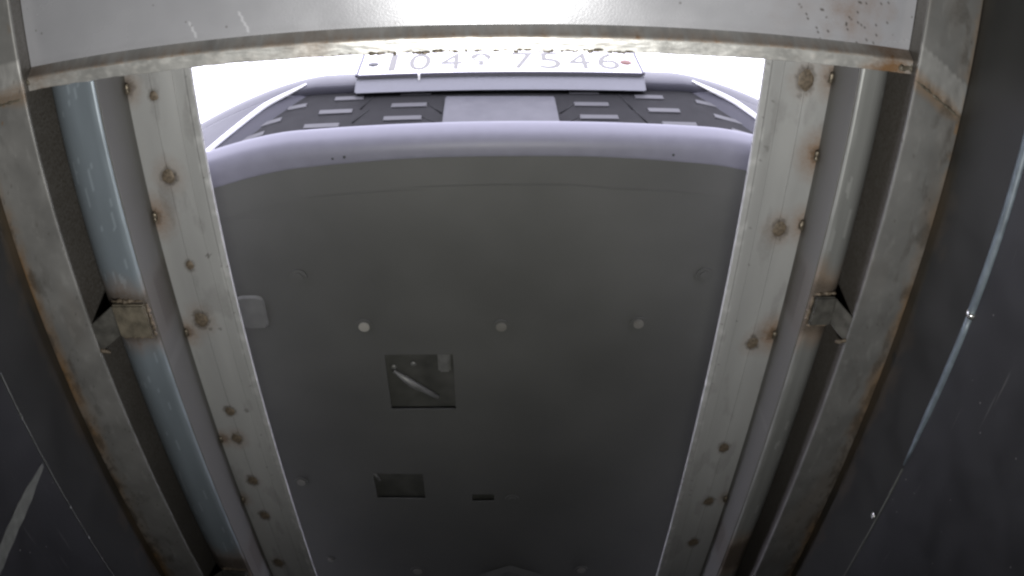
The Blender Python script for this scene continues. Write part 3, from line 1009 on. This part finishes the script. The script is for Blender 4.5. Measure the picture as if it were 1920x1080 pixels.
# number plate and holder
PX0, PX1, PZ0, PZ1, PY = -0.2300, 0.2912, 1.380, 1.490, 0.556
bm = box_bm((PX0 - 0.003, PY + 0.0035, PZ0 - 0.004), (PX1 + 0.003, 0.60, PZ1 + 0.004), 0.003)
for v in bm.verts:
    if v.co.z < 1.4 and v.co.y > 0.58:
        v.co.z -= 0.030; v.co.y -= 0.020
hold = from_bm('plate_holder', bm, M_HOLDER, car)
for (px, py) in ((786, 148), (676, 165)):
    c = at_z(px, py, PZ0 - 0.006)
    from_bm('rib', box_bm((c.x - 0.0018, c.y - 0.010, PZ0 - 0.010), (c.x + 0.0018, c.y + 0.006, PZ0 - 0.002), 0.0005), M_HILITE_RIB, hold)
plate = from_bm('number_plate', box_bm((PX0, PY, PZ0), (PX1, PY + 0.003, PZ1), 0.001), M_PLATE, car, False, 'white number plate with grey digits')
from_bm('plate_rim', box_bm((PX0 + 0.001, PY - 0.0016, PZ0 - 0.0050), (PX1 - 0.001, PY + 0.0034, PZ0 - 0.0003), 0.0008), M_RIM, plate)
for s, x in ((0, PX0 - 0.0016), (1, PX1 + 0.0016)):
    from_bm('plate_rim', box_bm((x - 0.0024, PY - 0.0022, PZ0 - 0.003), (x + 0.0024, PY + 0.0034, PZ1 - 0.004), 0.0005), M_RIM, plate)
dome('bolt', (at_y(700, 122, PY).x, PY - 0.001, 1.432), (0, -1, 0), 0.0105, M_BOLT, plate, flat=0.28)
dome('bolt', (at_y(1175, 122, PY).x, PY - 0.001, 1.432), (0, -1, 0), 0.0115, M_BOLTR, plate, flat=0.28)['label'] = 'reddish right plate bolt'


def glyph_mesh(ch):
    cu = bpy.data.curves.new('glyph', 'FONT')
    cu.body = ch; cu.size = 1; cu.align_x = 'CENTER'; cu.resolution_u = 4; cu.offset = 0.0
    o = bpy.data.objects.new('glyph', cu)
    COL.objects.link(o)
    dg = bpy.context.evaluated_depsgraph_get()
    me = bpy.data.meshes.new_from_object(o.evaluated_get(dg))
    vs = [v.co.copy() for v in me.vertices]; fs = [tuple(p.vertices) for p in me.polygons]
    bpy.data.objects.remove(o); bpy.data.curves.remove(cu); bpy.data.meshes.remove(me)
    return vs, fs


for ch, px in (('1', 738), ('0', 788), ('4', 846), ('7', 981), ('5', 1031), ('4', 1086), ('6', 1140)):
    gvs, gfs = glyph_mesh(ch)
    cx = at_y(px, 116, PY).x
    x0 = min(v.x for v in gvs); x1 = max(v.x for v in gvs); y1 = max(v.y for v in gvs); y0_ = min(v.y for v in gvs)
    wdt = 0.040 if ch != '1' else 0.013
    out = [(cx + ((v.x - x0) / (x1 - x0) - 0.5) * wdt, PY - 0.0009, 1.3965 + (v.y - y0_) / (y1 - y0_) * 0.083) for v in gvs]
    obj('character', out, gfs, M_INK, plate)
# the syllable between the numbers: ring, bar-less stem
cx = at_y(902, 112, PY).x
vs, fs = [], []
n = 40
for k in range(n):
    a = 2 * math.pi * k / n
    th = 0.0085 + 0.003 * abs(math.cos(a))
    if math.sin(a) < -0.3: th *= 0.35
    for r in (0, -th):
        vs.append((cx + (0.019 + r) * math.cos(a), PY - 0.0009, 1.457 + (0.021 + r) * math.sin(a)))
for k in range(n):
    a = 2 * k; b_ = 2 * ((k + 1) % n)
    fs.append((a, b_, b_ + 1, a + 1))
o = len(vs)
vs += [(cx - 0.0045, PY - 0.0009, 1.414), (cx + 0.0045, PY - 0.0009, 1.414), (cx + 0.0045, PY - 0.0009, 1.4335), (cx - 0.0045, PY - 0.0009, 1.4335)]
fs.append((o, o + 1, o + 2, o + 3))
obj('character', vs, fs, M_INK, plate)

# undertray with access holes
ZU = 1.128
hole1 = (at_z(727, 720, ZU).x, at_z(852, 720, ZU).x, at_z(790, 668, ZU).y, at_z(790, 772, ZU).y)
hole2 = (at_z(703, 915, ZU).x, at_z(795, 915, ZU).x, at_z(745, 893, ZU).y, at_z(745, 940, ZU).y)
hole3 = (at_z(885, 938, ZU).x, at_z(927, 938, ZU).x, at_z(905, 931, ZU).y, at_z(905, 945, ZU).y)
HOLES = [hole1, hole2, hole3]
xs = sorted(set([-0.88 + XC, 0.88 + XC] + [round(h[k], 4) for h in HOLES for k in (0, 1)] + [round(lerp(-0.85, 0.85, i / 30) + XC, 4) for i in range(31)]))
ys = sorted(set([0.589, 0.648, 0.652, 0.656, 4.8] + [round(h[k], 4) for h in HOLES for k in (2, 3)] + [round(0.66 + 0.045 * i, 4) for i in range(1, 46)]))


def tray_z(x, y):
    z = ZU + 0.0022 + (0.0013 if y > 0.651 + 0.06 * (x - XC) ** 2 else 0.0)
    z += 0.004 * sstep(0.75, 1.6, y) + 0.0012 * fbm(x * 3, y * 3, 4) * sstep(0.66, 0.8, y)
    return z


idx = {}
vs, fs = [], []
for j, y in enumerate(ys):
    for i, x in enumerate(xs):
        yy = y + (0.055 * (x - XC) ** 2 + bow(x) * 0.6 if j < 1 else (0.12 * (x - XC) ** 2 + bow(x) * 0.6 if j < 4 else 0))
        idx[i, j] = len(vs)
        vs.append((x, yy, tray_z(x, y)))
for j in range(len(ys) - 1):
    for i in range(len(xs) - 1):
        xm, ym = (xs[i] + xs[i + 1]) / 2, (ys[j] + ys[j + 1]) / 2
        if any(h[0] < xm < h[1] and h[2] < ym < h[3] for h in HOLES): continue
        fs.append((idx[i, j], idx[i, j + 1], idx[i + 1, j + 1], idx[i + 1, j]))
tray = obj('undertray', vs, fs, M_TRAY, car, False, None, 'smooth black undertray with clips and access holes')
sm = tray.modifiers.new('thick', 'SOLIDIFY'); sm.thickness = 0.004; sm.offset = -1
from_bm('inner_guard', box_bm((XC - 0.8, 0.70, ZU + 0.024), (XC + 0.8, 4.7, ZU + 0.028)), M_LINER, tray)
for (px, py, r, mt) in ((683, 611, 0.0105, M_CLIP), (940, 611, 0.010, M_CLIPD), (1197, 606, 0.010, M_CLIPD), (565, 905, 0.010, M_CLIPD), (560, 518, 0.010, M_TRAY), (1320, 515, 0.010, M_TRAY), (783, 1072, 0.012, M_CLIPD), (1090, 1070, 0.011, M_CLIPD), (620, 1050, 0.008, M_CLIPD), (960, 938, 0.010, M_TRAY)):
    p = at_z(px, py, ZU + 0.003)
    p.z = tray_z(p.x, p.y) - 0.004
    bm = bmesh.new()
    bmesh.ops.create_cone(bm, cap_ends=True, segments=20, radius1=r, radius2=r * 0.9, depth=0.004)
    bmesh.ops.bevel(bm, geom=[e_ for e_ in bm.edges if len(e_.link_faces) == 2 and e_.calc_face_angle() > 0.5], offset=0.001, segments=2, affect='EDGES')
    bmesh.ops.translate(bm, vec=p, verts=bm.verts)
    cl = from_bm('clip', bm, mt, tray, False)
    if mt is M_CLIP: cl['label'] = 'pale round clip'
    bm = bmesh.new()
    bmesh.ops.create_cone(bm, cap_ends=True, segments=24, radius1=r * 1.55, radius2=r * 1.55, depth=0.0025)
    bmesh.ops.translate(bm, vec=p + Vector((0, 0, 0.002)), verts=bm.verts)
    from_bm('clip_seat', bm, M_TRAY, tray, False)
# things seen through the big access hole
hx0, hx1, hy0, hy1 = hole1
p0, p1 = at_z(738, 695, ZU + 0.017), at_z(822, 745, ZU + 0.017)
from_bm('hose', tube_path([p0, p0.lerp(p1, .4) + Vector((0, 0.004, 0)), p1], [0.004, 0.008, 0.005], 10), M_ALU, tray, True)
from_bm('sump_rib', box_bm((hx1 - 0.030, hy0 + 0.002, ZU + 0.012), (hx1 - 0.006, hy0 + 0.055, ZU + 0.025), 0.004), M_ALU, tray)
dome('sump_bolt', at_z(775, 682, ZU + 0.02), (0, 0, -1), 0.006, M_ALU, tray)
dome('sump_bolt', at_z(738, 688, ZU + 0.02), (0, 0, -1), 0.006, M_ALU, tray)
from_bm('hose', tube_path([at_z(699, 884, ZU + 0.02), at_z(712, 900, ZU + 0.02)], 0.004, 8), M_ALU, tray, True)
# raised rounded pad at the left and a shallow hexagon swage at the far end
a_, b_ = at_z(440, 556, ZU), at_z(506, 617, ZU)
yl, yh = min(a_.y, b_.y), max(a_.y, b_.y)
out_ = rounded([(a_.x, yl), (b_.x, yl), (b_.x, yh), (a_.x, yh)], 0.016, 6)
cxy = Vector(((a_.x + b_.x) / 2, (yl + yh) / 2))
bm = bmesh.new()
lo_r = [bm.verts.new((*(cxy + (Vector(p) - cxy) * 0.9), ZU - 0.002)) for p in out_]
hi_r = [bm.verts.new((p[0], p[1], ZU + 0.003)) for p in out_]
bm.faces.new(lo_r)
for k in range(len(out_)):
    bm.faces.new((lo_r[k], lo_r[(k + 1) % len(out_)], hi_r[(k + 1) % len(out_)], hi_r[k]))
from_bm('raised_pad', bm, M_PAD, tray, False)
bm = bmesh.new()
c = at_z(955, 1092, ZU)
bmesh.ops.create_cone(bm, cap_ends=True, segments=6, radius1=0.075, radius2=0.095, depth=0.006)
bmesh.ops.translate(bm, vec=Vector((c.x, c.y + 0.02, ZU + 0.003)), verts=bm.verts)
from_bm('raised_pad', bm, M_TRAY, tray, False)

# ------------------------------------------------------------------ lamp standing on the pit floor in front of the camera
lx, ly, lz = 0.015, 0.44, -0.03
lamp = empty('pit_lamp', (lx, ly, ZFLOOR), 'small black inspection lamp on the pit floor facing up', 'lamp')
from_bm('housing', box_bm((lx - 0.09, ly - 0.035, lz - 0.045), (lx + 0.09, ly + 0.035, lz - 0.006), 0.006), M_HOUSING, lamp)
for s in (-1, 1):
    from_bm('leg', box_bm((lx + s * 0.07 - 0.008, ly - 0.01, ZFLOOR + 0.001), (lx + s * 0.07 + 0.008, ly + 0.01, lz - 0.042), 0.002), M_HOUSING, lamp)
ld = bpy.data.lights.new('led_light', 'AREA')
ld.shape = 'RECTANGLE'; ld.size = 0.16; ld.size_y = 0.05; ld.energy = LAMP_W; ld.color = (1.0, 0.995, 0.945)
lo_ = bpy.data.objects.new('led_light', ld); COL.objects.link(lo_)
lo_.parent = lamp
lo_.location = Vector((lx, ly, lz)) - ORG[lamp.name]
lo_.rotation_euler = (math.pi + LAMP_TILT, 0, 0)
ld.spread = math.radians(LAMP_SPREAD)
